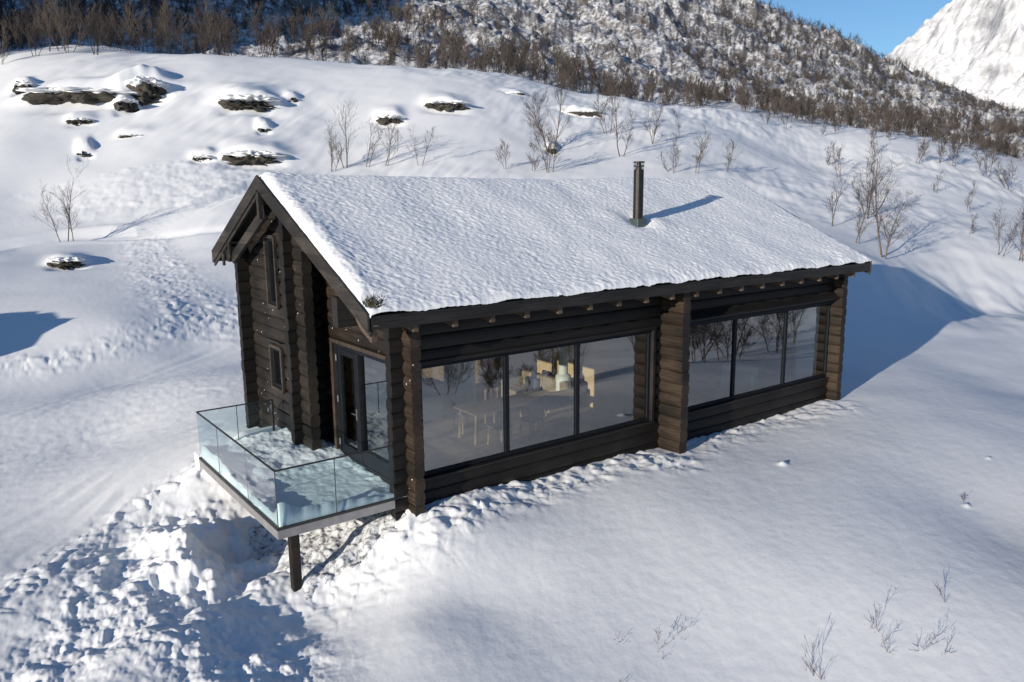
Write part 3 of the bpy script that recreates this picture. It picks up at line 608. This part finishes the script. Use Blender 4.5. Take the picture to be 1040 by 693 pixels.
b=MB();b.box((-1.58,-.02+.06,-1.7),(-1.42,.20,-.17));child(b,'post',wood_mat('post_wood',(.008,.006,.005),(.028,.018,.012),2),terr,bevel=.01)
b=MB();b.bar((-1.5,.13,-.22),(-1.5,4.4,-.22),.12,.12);b.bar((-1.5,2.2,-.24),(.5,2.2,-.24),.1,.12);child(b,'joist',BOARDX,terr)
# snow lying on the terrace: banked along the glass, trodden thin in the middle
def deck_snow():
    xs=np.linspace(TX+.055,.72,125);ys=np.linspace(TY0+.055,TY1+.6,210);X,Y=np.meshgrid(xs,ys,indexing='ij')
    dL=X-TX;dF=Y-TY0
    wob=.10*fbm(X*2,Y*2,55,3)
    t=.05+.13*np.exp(-((dL+wob)/.30)**2)+.24*np.exp(-((dF+wob*.8)/.22)**2)*sstep(.6,-1.2,X*.9)+.05*np.exp(-(dF/.25)**2)
    thin=np.exp(-(((X+.25)/.75)**2+((Y-1.35)/.9)**2)); t-=.13*thin
    t+=.16*sstep(2.2,3.6,Y)+.14*sstep(3.4,4.8,Y)*sstep(-1.5,-.5,X)+.035*fbm(X*2.2,Y*2.2,56,4,.5)+.28*lumps(X,Y,.20,57,.4,.4)*(1-thin)
    t-=.10*np.exp(-(((X+1.15)/.32)**2+((Y-1.1)/.7)**2))
    t=np.maximum(t,.012+.01*fbm(X*4,Y*4,58,3));t=np.where(X>.60,np.minimum(t,.16),t)
    z=-.012+t
    z=np.where(Y>TY1-.06,np.minimum(z,.25)-.9*sstep(TY1-.06,TY1+.6,Y)*sstep(-.6,-1.9,X),z)
    V=np.stack([X,Y,z],-1)
    inside=(Y>3.70)&(X>.15); V[...,2]=np.where(inside,-.05,V[...,2])
    V[0,:,2]=-.02;V[:,0,2]=-.02
    return grid_obj('snow',V.reshape(-1,3),len(xs),len(ys),RSNOW,terr)
deck_snow()
for o in list(cabin.children):
    pass

# grey-specked snow on the bank under the terrace, darkened to paint in its shade
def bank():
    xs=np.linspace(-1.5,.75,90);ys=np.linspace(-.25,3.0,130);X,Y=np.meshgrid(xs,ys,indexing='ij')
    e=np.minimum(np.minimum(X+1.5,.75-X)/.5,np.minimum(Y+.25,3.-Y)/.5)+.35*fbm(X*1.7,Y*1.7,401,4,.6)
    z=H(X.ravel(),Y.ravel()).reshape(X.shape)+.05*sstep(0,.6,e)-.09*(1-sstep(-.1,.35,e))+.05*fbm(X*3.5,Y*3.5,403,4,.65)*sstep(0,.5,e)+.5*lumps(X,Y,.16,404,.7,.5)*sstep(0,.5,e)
    m,nt,b,o=mat('shade_tinted_snow');L=nt.links.new;g_=N(nt,'NewGeometry');n=N(nt,'TexNoise',i_Scale=9.,i_Detail=8.,i_Roughness=.75);L(g_.outputs['Position'],n.inputs['Vector'])
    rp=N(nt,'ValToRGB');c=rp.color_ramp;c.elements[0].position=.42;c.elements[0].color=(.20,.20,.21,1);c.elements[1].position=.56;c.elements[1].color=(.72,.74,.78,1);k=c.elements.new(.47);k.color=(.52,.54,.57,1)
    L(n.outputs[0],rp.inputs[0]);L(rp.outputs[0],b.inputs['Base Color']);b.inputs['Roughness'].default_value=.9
    o=grid_obj('shade_tinted_bank',np.stack([X,Y,z],-1).reshape(-1,3),len(xs),len(ys),m);tag(o,kind='structure')
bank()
# ------------------------------------------------------------------ inside
CREAM=plain('cream_fabric',(.72,.68,.52),.8,0,.06,4,.004);CAB=plain('sage_cabinet',(.32,.38,.34),.5,0,.05,3);WHITE=plain('white_paint',(.78,.78,.74),.5,0,.04,3);OAK=wood_mat('oak',(.14,.09,.05),(.26,.17,.10),0);TAN=plain('tan_wall',(.62,.44,.25),.7,0,.1,2);DARKF=plain('dark_cushion',(.06,.08,.10),.8)
b=MB();b.box((7.46,.3,.08),(7.50,6.4,3.6));b.box((7.80,.3,.08),(7.83,6.4,3.6));b.box((.8,6.4,.08),(14.6,6.44,4.0));part(b,'lining',TAN)
# kitchen
t=empty('kitchen_counter',(3.0,3.9,.08),0,'grey green kitchen counter with a pale niche seen through the leftmost pane','kitchen counter')
b=MB();b.box((-.7,0,0),(.9,.6,.88));b.build('cabinet',CAB,t,bevel=.01);b=MB();b.box((-.73,-.03,.882),(.93,.62,.92));b.build('worktop',OAK,t,bevel=.006)
b=MB();b.box((-.7,.60,.92),(.35,.64,1.55));b.build('back_panel',CREAM,t,bevel=.004);b=MB();b.tube((-.25,.45,.92),(-.25,.45,1.22),.015,.015,8);b.tube((-.25,.45,1.22),(-.25,.28,1.25),.015,.012,8);b.build('tap',METAL,t);b=MB();b.lathe((.1,.3,.922),[(.05,0),(.09,.06),(.1,.12),(.09,.13)],14);b.build('bowl',OAK,t)
t=empty('refrigerator',(4.6,3.9,.08),0,'tall grey green refrigerator beside the kitchen counter, seen through the leftmost pane','refrigerator')
b=MB();b.box((-.3,0,.0),(.3,.6,1.85));b.build('body',CAB,t,bevel=.015);b=MB();b.tube((-.22,-.04,.8),(-.22,-.04,1.5),.012,.012,8);b.build('handle',STEEL,t)
# white stove pipe pillar
p=on_plane(572,396,1,2.6)
t=empty('stove',(float(p[0]),2.6,.08),0,'slim white column stove standing behind the middle pane','stove')
b=MB();b.lathe((0,0,0),[(.22,0),(.22,.04),(.20,.06),(.20,.9),(.14,.95),(.12,.96),(.12,2.0),(.13,2.0)],24);b.build('body',WHITE,t);b=MB();b.box((-.12,-.215,.3),(.12,-.19,.7));b.build('stove_door',METAL,t,bevel=.01)
# dining table and chairs
p=on_plane(545,440,2,.82)
t=empty('dining_table',(4.2,1.9,.08),0,'oak dining table with pale top inside the left window','table')
b=MB();b.box((-1.0,-.42,.70),(1.0,.42,.74));b.build('tabletop',OAK,t,bevel=.01)
for sx in (-1,1):
    for sy in (-1,1): b=MB();b.bar((sx*.9,sy*.34,0),(sx*.86,sy*.32,.70),.05,.05);b.build('leg',OAK,t)
def chair():
    t=empty('dining_chair');b=MB();b.box((-.21,-.21,.43),(.21,.21,.47));b.build('seat',DARKF,t,bevel=.01);b=MB();b.box((-.2,.18,.55),(.2,.21,.85));b.build('backrest',OAK,t,bevel=.01)
    for sx in (-1,1):
        for sy in (-1,1): b=MB();b.bar((sx*.19,sy*.19,0),(sx*.17,sy*.17,.43 if sy<0 else .86),.03,.03);b.build('leg',OAK,t)
    return t
def copy_tree(o,parent=None):
    c=o.copy();COL.objects.link(c)
    if parent: c.parent=parent
    for ch_ in list(o.children): copy_tree(ch_,c)
    return c
c0=chair()
for i,(x_,y_,rz_,lb) in enumerate(((3.7,1.2,PI,'oak dining chair on the near side of the table, left of its neighbour'),(4.6,1.2,PI,'oak dining chair on the near side of the table, right of its neighbour'),(3.7,2.6,0,'oak dining chair on the far side of the table, nearer the kitchen counter'),(4.6,2.6,0,'oak dining chair on the far side of the table, nearer the refrigerator'))):
    o=c0 if i==0 else copy_tree(c0);o.location=(x_,y_,.08);o.rotation_euler=(0,0,rz_);tag(o,lb,'chair','dining chairs')
def sofa(loc,rz,label,w=1.9,m=CREAM,name='sofa'):
    t=empty(name,loc,rz,label,name);b=MB();b.box((-w/2,-.4,.12),(w/2,.4,.42));b.build('seat',m,t,bevel=.05);b=MB();b.box((-w/2,.25,.42),(w/2,.45,.80));b.build('backrest',m,t,bevel=.05)
    for s in (-1,1): b=MB();b.box((s*w/2-.09,-.42,.12),(s*w/2+.09,.44,.62));b.build('armrest',m,t,bevel=.04)
    b=MB();b.box((-w*.3,.08,.44),(-w*.05,.2,.72));b.build('cushion',DARKF,t,bevel=.04)
    for sx in (-1,1):
        for sy in (-1,1): b=MB();b.tube((sx*w*.45,sy*.34,0),(sx*w*.45,sy*.34,.12),.02,.025,6);b.build('leg',OAK,t)
sofa((6.3,3.2,.08),PI/2+PI,'tan sofa behind the right pane of the left window',1.9,plain('tan_fabric',(.30,.23,.15),.85))
p=on_plane(733,400,1,1.6);sofa((float(p[0]),1.0,.08),.5,'cream armchair behind the leftmost pane of the right window',.8,name='armchair')
p=on_plane(790,385,1,1.9);sofa((float(p[0]),1.5,.08),PI,'cream couch behind the middle pane of the right window',1.7,name='couch')
# curtain
def curtain():
    n=60;V=[]
    for i in range(n):
        x_=13.5+1.0*i/(n-1);yy=.34+.08*math.sin(i*.9)
        V+=[(x_,yy,.12),(x_,yy,2.5)]
    for i in range(n-1,-1,-1):
        x_=13.5+1.0*i/(n-1);yy=.355+.08*math.sin(i*.9);V+=[(x_,yy,.12),(x_,yy,2.5)]
    m_=2*n;mb=MB();mb.add(V,[(2*i,2*((i+1)%m_),2*((i+1)%m_)+1,2*i+1) for i in range(m_)])
    o=mb.build('curtain',WHITE,None);tag(o,'white curtain drawn to the right end of the right window','curtain')
curtain()

# ------------------------------------------------------------------ rocks
def blob(name,w,d,h,seed,m,parent,rough=.22,nu=40,nv=24,power=3.0,rag=0):
    hz=h;u=np.linspace(0,2*PI,nu,endpoint=False);v=np.linspace(-PI/2,PI/2,nv);U,V=np.meshgrid(u,v,indexing='ij')
    def sp(c,p): return np.sign(c)*np.abs(c)**p
    k=2/power; x=sp(np.cos(V),k)*sp(np.cos(U),k);y=sp(np.cos(V),k)*sp(np.sin(U),k);z=sp(np.sin(V),k)
    s=seed*3.7; n=fbm(x*1.6+z*1.1+s,y*1.6-z*.9+s,seed,4,.6); n2=fbm(x*w/h*.8+s,z*1.7+y,seed+5,4,.6)
    r=1+rough*(n+.8*n2); h=h*np.clip(.8+(.9*rag)*fbm(x*1.5+s,x*0+s,seed+9,3,.6),.2,1.2); X=x*w/2*(1+rough*.35*n);Y=y*d/2*r;Z=z*h/2*(1+rough*n2)
    if rag: Z=np.minimum(Z,hz*.34*(1+.25*fbm(X/1.5,Y/1.5,seed+3,3)))
    return grid_obj(name,np.stack([X,Y,Z],-1).reshape(-1,3),nu,nv,m,parent,wrap=True)
place=['far left of the long ledge near the hill crest','long and wide, high on the left of the hill','dark, at the right end of the long ledge','small and round, below the right end of the long ledge','wide, right of the long ledge below the hill crest','tiny, just right of the wide ledge','thin, below the left part of the long ledge','a thin sliver under a snow mound, below the small round boulder','small and dark, above the young left birch','small and dark, just above the low broad outcrop behind the gable','small, left of the low broad outcrop behind the gable','low and broad, on the slope just behind the gable peak','small and flat, above the thin birches behind the roof','half-moon shaped, below the crest above the roof','thin and flat, right of the tall birch behind the chimney side','a faint sliver close under the crest above the roof','snow capped, beside the track below the young left birch','small stump-like, at the foot of the tall birch behind the roof']
for i,((p,w,h),(u,v,wp,hp,k)) in enumerate(zip(rock_at,ROCKS)):
    f=p[:2]-CAM[:2];f=f/np.hypot(*f);rz_=math.atan2(f[1],f[0])-PI/2
    t=empty('rock_ledge' if k else 'boulder',(p[0],p[1],p[2]-.1*h),rz_,('grey rock ledge, ' if k else 'grey boulder, ')+place[i],'rock')
    r_=blob('rock',w*1.12,max(h*1.7,.8),h*1.5,10+i,ROCK,t,.55,110 if k else 56,30,2.1,1.4);r_.location=(0,h*.9+.15,h*.22)
    if wp>14:
        c_=blob('snow_cap',w*1.25,h*3.0,h*.62,40+i,SNOW,t,.36,80,24,2.0);c_.location=(0,h*1.40,h*.78)
# big boulder mounds just outside the left edge: their shadows fall on the drive
_t=spot(44,318)-SUN*13.5
for (x_,y_,s,lb) in ((float(_t[0]),float(_t[1]),(6.,7.5,9.2),'big snow covered boulder at the left edge beside the drive'),(-37,50,(12,8,7),'snow covered rock knoll at the far left of the upper slope')):
    t=empty('boulder',(x_,y_,ground_z(x_,y_)),0,lb,'rock');o=blob('rock',*s,77,ROCK,t,.2);o=blob('snow_cap',s[0]*1.04,s[1]*1.04,s[2]*.95,78,SNOW,t,.12,60,30,2.2);o.location=(0,0,.25)

# ------------------------------------------------------------------ trees
def grow(seed,h,stems=1,dens=1.,spread=.5,tr=.012,minr=.0035,levels=3,lean=0,sides=4):
    rr=random.Random(seed);T=MB();C_=MB()
    def limb(mb,p,d,l,r,lev,up):
        n=4 if lev==0 else 3; n=max(2,n);pts=[p];rad=[r]
        for i in range(n):
            d=(d+Vector((rr.gauss(0,.10+.05*lev),rr.gauss(0,.10+.05*lev),up*.10))).normalized();p=p+d*(l/n);pts.append(p);rad.append(max(minr,r*(1-.75*(i+1)/n)))
        for a,b_,ra,rb in zip(pts[:-1],pts[1:],rad[:-1],rad[1:]): mb.tube(a,b_,ra,rb,sides if lev<2 else 3,0,False)
        if lev>=levels: return
        cnt={0:int(17*dens),1:int(7*dens),2:int(4*dens)}.get(lev,3)
        for k in range(cnt):
            t=rr.uniform(.22 if lev==0 else .2,1.)*n; i=min(int(t),n-1);q=pts[i].lerp(pts[i+1],t-i);rb=rad[i]+(rad[i+1]-rad[i])*(t-i)
            a=rr.uniform(0,2*PI);s=pts[i+1]-pts[i];s.normalize();o=s.orthogonal().normalized();o=Matrix.Rotation(a,3,s)@o
            ang=rr.uniform(.35,.85)*spread*1.6;nd=(s*math.cos(ang)+o*math.sin(ang)).normalized()
            ll=l*(.42-.20*t/n if lev==0 else .45)*rr.uniform(.6,1.15)*(1.25 if lev else 1)
            limb(C_,q,nd,ll,max(minr,rb*.5),lev+1,1.2)
    for s in range(stems):
        a=rr.uniform(0,2*PI);off=.12*stems*(s>0);le=(rr.uniform(.04,.42) if stems>1 else rr.uniform(0,.08))+lean
        limb(T,Vector((math.cos(a)*off,math.sin(a)*off,-.35)),Vector((math.cos(a)*math.sin(le),math.sin(a)*math.sin(le),math.cos(le))),(h+.35)*(1 if s==0 else rr.uniform(.6,.95)),h*tr*(1 if s==0 else .8),0,.8)
    return T,C_
def plant_tree(u,v,hp,label,stems=1,dens=1.,seed=0,spread=.5,tr=.012,cat='tree',name='birch_tree',minr=None,rz=None):
    p=spot(u,v);z=ground_z(p[0],p[1]);d=float(np.dot(p-CAM,_F));h=hp*d/F_PX
    T,C_=grow(seed,h,stems,dens,spread,tr,minr or d*.00009)
    t=empty(name,(p[0],p[1],z),0,label,cat)
    T.build('trunk',BARK,t,smooth=True);C_.build('crown',TWIG,t)
    return t
TREES=[
 (68,243,66,'slender bare birch with three stems by the track on the left',3,.9),
 (336,172,42,'low bare birch, leftmost of the row behind the roof ridge',3,.8),
 (352,170,60,'taller bare birch, second of the row behind the roof ridge',2,.9),
 (371,169,44,'thin bare birch in the row behind the roof, right of the taller one',2,.8),
 (390,169,40,'short double stemmed birch in the row behind the roof ridge, before the last',2,.8),
 (403,155,28,'small pale birch upslope of the row behind the roof ridge',1,.7),
 (428,170,34,'small birch, rightmost of the row behind the left half of the ridge',2,.7),
 (514,175,30,'faint low birch at the ridge left of the bushy one',2,.9),
 (540,176,26,'small twiggy birch just left of the bushy one at the ridge',2,.9),
 (556,176,44,'bushy many stemmed birch touching the roof ridge, below the tall one',4,1.0),
 (561,154,66,'tall bushy bare birch above the middle of the roof ridge',3,1.2),
 (619,133,38,'compact bare birch upslope left of the chimney',3,1.0),
 (630,158,58,'tall thin birch upslope just left of the chimney',2,.9),
 (662,146,44,'slim birch standing above the chimney top',2,.9),
 (684,175,34,'leaning low birch with a broken stub right of the chimney',3,.8),
 (706,175,36,'small birch behind the roof, between the leaning one and the one near the right rake',2,.9),
 (737,175,32,'small birch at the ridge near the right end of the roof',2,.8),
 (690,140,24,'faint little birch on the slope above the leaning one',1,.7),
 (845,230,44,'small birch beside the right end of the roof, left of the pair',2,.9),
 (868,248,52,'slim birch close behind the roof edge, left of the large birch',2,.9),
 (881,224,58,'bushy birch just behind and left of the large birch',3,1.0),
 (897,262,102,'largest bare birch with wide crown beside the right end of the roof',2,1.25),
 (852,178,34,'leaning young birch on the slope above the roof corner',2,.7),
 (842,168,20,'small bush on the slope below the crest, right of the chimney side',3,.8),
 (888,160,26,'little birch below the crest, above the largest birch',2,.8),
 (930,165,28,'small birch below the crest, left of the dense pair on the right',3,.9),
 (955,165,34,'dense little birch just below the crest on the right',3,1.0),
 (970,168,30,'twiggy birch right of the dense little one below the crest',3,.9),
 (951,196,20,'tiny sapling midway down the right slope',2,.7),
 (986,215,26,'sparse sapling leaning on the right slope above the edge pair',2,.7),
 (1004,180,32,'bare birch below the crest near the right edge',3,.9),
 (1026,192,34,'bare birch at the right edge below the crest',3,.9),
 (1014,258,46,'thin birch at the right edge, left one of the pair',2,.9),
 (1035,262,58,'taller birch at the right edge, right one of the pair',2,1.0),
 (984,240,22,'faint low sapling left of the right edge pair',2,.7)]
for i,(u,v,hp,lb,st,dn) in enumerate(TREES): plant_tree(u,v,hp,lb,st,dn*.82,seed=100+i,spread=.58 if i!=21 else .78,tr=.011)
# dry shrubs poking through the snow in front
def shrub(u,v,h,label,seed,stems=3,lean=.3,spread=.5,n=1):
    p=spot(u,v);z=ground_z(p[0],p[1]);rr=random.Random(seed)
    T,C_=grow(seed,h,stems,.5,spread*1.5,.007,.0020,2,lean,3);T.v+= [];b=len(T.v);T.v+=C_.v;T.f+=[tuple(b+i for i in f) for f in C_.f];T.m+=C_.m
    o=T.build('shrub',DRY,None);o.location=(p[0],p[1],z);tag(o,label,'shrub')
shrub(670,676,.36,'branchy bare shrub in the snow at the bottom, leftmost of the front shrubs',1,4,.45,.6)
shrub(853,700,.55,'long leaning dry stems at the bottom edge right of centre',3,2,.45,.25)
shrub(896,648,.33,'slender upright twig cluster left of the bushiest front shrub',4,1,.25,.5)
shrub(924,652,.42,'bushiest bare shrub in the snow at lower right',5,3,.3,.6)
shrub(974,620,.28,'single leaning twig in the snow, rightmost of the front shrubs',7,1,.6,.4)
shrub(983,514,.16,'tiny twig standing in the smooth snow near the right edge',8,1,.2,.4)
# birches beyond the right frame edge: they show mirrored in the windows
for i,(x_,y_,h,lb) in enumerate(((17,-6.2,2.4,'low bushy birch mirrored in the leftmost pane of the right window'),(19.6,-7.2,3.0,'bare birch mirrored in the right window just behind the low bushy one'),(23.5,-7.6,3.2,'bare birch mirrored near the left mullion of the right window'),(21,-10.0,3.6,'bare birch mirrored in the middle pane of the right window'),(18.2,-10.3,3.4,'bare birch mirrored in the right window close to the log pillar'),(25,-11,3.8,'bare birch mirrored near the right mullion of the right window'),(29,-10.5,4,'bare birch mirrored in the rightmost pane of the right window'),(25,-15,4.4,'bare birch standing low on the slope, mirrored behind the others'),(13.5,-11.2,3.4,'bare birch mirrored in the middle pane of the left window'),(16.5,-13.5,4.,'bare birch mirrored in the rightmost pane of the left window'),(11.8,-7.9,1.5,'knee high birch sapling, middle one of three mirrored in the left window'),(10.4,-7.9,1.7,'birch sapling mirrored low in the left window, beside the knee high one'),(9,-8.6,1.8,'birch sapling mirrored low in the leftmost pane'),(9.4,-12.6,2.6,'small bare birch mirrored in the leftmost pane'))):
    T,C_=grow(300+i,h,3,1.0,.7,.009,.004);t=empty('birch_tree',(x_,y_,ground_z(x_,y_)),0,lb,'tree');T.build('trunk',BARK,t,smooth=True);C_.build('crown',TWIG,t)

# ------------------------------------------------------------------ birch woods beyond the crest
def proto(seed,h,lite):
    T,C_=grow(seed,h,2 if seed%3 else 3,.75 if lite else 1.0,.5,.011,.013 if not lite else .024,2,0,3)
    return T,C_
PR=[proto(500+i,6.,False) for i in range(7)]
PM=[]
for T,C_ in PR:
    b=MB();b.v=T.v+C_.v;b.f=T.f+[tuple(len(T.v)+i for i in f) for f in C_.f];b.m=[0]*len(b.f)
    me=bpy.data.meshes.new('forest_birch');me.from_pydata(b.v,[],b.f);me.materials.append(DTWIG);PM.append(me)
rr=np.random.RandomState(5);cand=[]
def dens(x,y,r,az_):
    d=.55+.9*fbm(x/38,y/38,201,3)
    return np.clip(d,0.03,1)
n=60000;az_=YAW+R(1)*rr.uniform(-42,40,n);r_=np.sqrt(rr.uniform(118**2,620**2,n));x_=CAM[0]+r_*np.sin(az_);y_=CAM[1]+r_*np.cos(az_)
keep=rr.rand(n)<dens(x_,y_,r_,az_)*np.clip(1.0-.0*(r_),0,1)*np.where(r_<135,.35,1)
z0_=H0(x_,y_);tanel=(z0_-CAM[2])/(r_*np.cos(az_-YAW));vp=198.4-F_PX*tanel
keep&=(vp>-60)
# thin out on the sunlit rocky middle slope
uu=520+F_PX*np.tan(az_-YAW); mid=np.exp(-((uu-560)/140)**2)*sstep(150,230,r_); keep&=rr.rand(n)>mid*.8
keep|=(uu>720)&(r_>140)&(r_<560)&(rr.rand(n)<.6)&(vp>-60)
rr.seed(9);x_,y_,r_,uu=x_[keep],y_[keep],r_[keep],uu[keep]
z_=H(x_,y_)
order=np.argsort(r_);x_,y_,z_,r_=x_[order],y_[order],z_[order],r_[order]
nn=len(x_);s_=rr.uniform(.42,1.18,nn)*np.interp(520+F_PX*np.tan(np.arctan2(x_-CAM[0],y_-CAM[1])-YAW),[300,650,1100],[1.,.72,.62]);a_=rr.uniform(0,2*PI,nn)
NI=290
for i in range(NI):
    o=bpy.data.objects.new('forest_birch',PM[i%7]);COL.objects.link(o);o.location=(x_[i],y_[i],z_[i]-.2);o.rotation_euler=(0,0,a_[i]);o.scale=(s_[i],)*3
    tag(o,'bare brown birch at the near edge of the wood beyond the snow crest','tree','birches at the edge of the wood')
# the rest of the wood as one mass of small trees
LT=[]
for i in range(6):
    T,C_=proto(600+i,6.,True);v=np.array(T.v+C_.v);f=np.array([q for q in T.f+[tuple(len(T.v)+k for k in g_) for g_ in C_.f] if len(q)==4]);LT.append((v,f))
VV=[];FF=[];base=0
idx=np.arange(NI,nn)
if len(idx)>8500: idx=idx[rr.permutation(len(idx))[:8500]]
print('forest',nn,len(idx),'proto faces',[len(f) for v,f in LT])
for i in idx:
    v,f=LT[i%6];s=s_[i];
    if r_[i]>300: f=f[::2]; s*=1.1
    c,sn=math.cos(a_[i])*s,math.sin(a_[i])*s
    q=np.empty_like(v);q[:,0]=v[:,0]*c-v[:,1]*sn+x_[i];q[:,1]=v[:,0]*sn+v[:,1]*c+y_[i];q[:,2]=v[:,2]*s+z_[i]-.2
    VV.append(q);FF.append(f+base);base+=len(v)
fo=arr_obj('birch_wood',np.concatenate(VV),np.concatenate(FF),DTWIG,smooth=False);tag(fo,'grey brown bare birch wood covering the slopes behind the crest','wood',kind='stuff')

# ------------------------------------------------------------------ light, sky, camera
w=bpy.data.worlds.new('World');scene.world=w;w.use_nodes=True;nt=w.node_tree;nt.nodes.clear()
sky=nt.nodes.new('ShaderNodeTexSky');sky.sky_type='NISHITA';sky.sun_disc=False;sky.sun_elevation=R(10.73)
to=-SUN;sky.sun_rotation=math.atan2(to[0],to[1]);sky.altitude=800;sky.air_density=1.0;sky.dust_density=.0;sky.ozone_density=3.8
bg=nt.nodes.new('ShaderNodeBackground');bg.inputs[1].default_value=.12;wo=nt.nodes.new('ShaderNodeOutputWorld');nt.links.new(sky.outputs[0],bg.inputs[0]);nt.links.new(bg.outputs[0],wo.inputs[0])
sd=bpy.data.lights.new('sun','SUN');sd.energy=5.;sd.angle=R(.5);sd.color=(1,.90,.755);so=bpy.data.objects.new('sun',sd);COL.objects.link(so);so.rotation_euler=Vector(SUN).to_track_quat('-Z','Y').to_euler()
cd=bpy.data.cameras.new('camera');cam=bpy.data.objects.new('camera',cd);COL.objects.link(cam);scene.camera=cam
cd.sensor_width=36;cd.lens=36*F_PX/1040;cd.clip_end=20000;cd.clip_start=.1
M=Matrix(((_R[0],_U[0],-_F[0],CAM[0]),(_R[1],_U[1],-_F[1],CAM[1]),(_R[2],_U[2],-_F[2],CAM[2]),(0,0,0,1)));cam.matrix_world=M
scene.view_settings.view_transform='Standard';scene.view_settings.look='None';scene.view_settings.gamma=1;scene.view_settings.exposure=.17
scene.cycles.max_bounces=8;scene.cycles.transparent_max_bounces=16
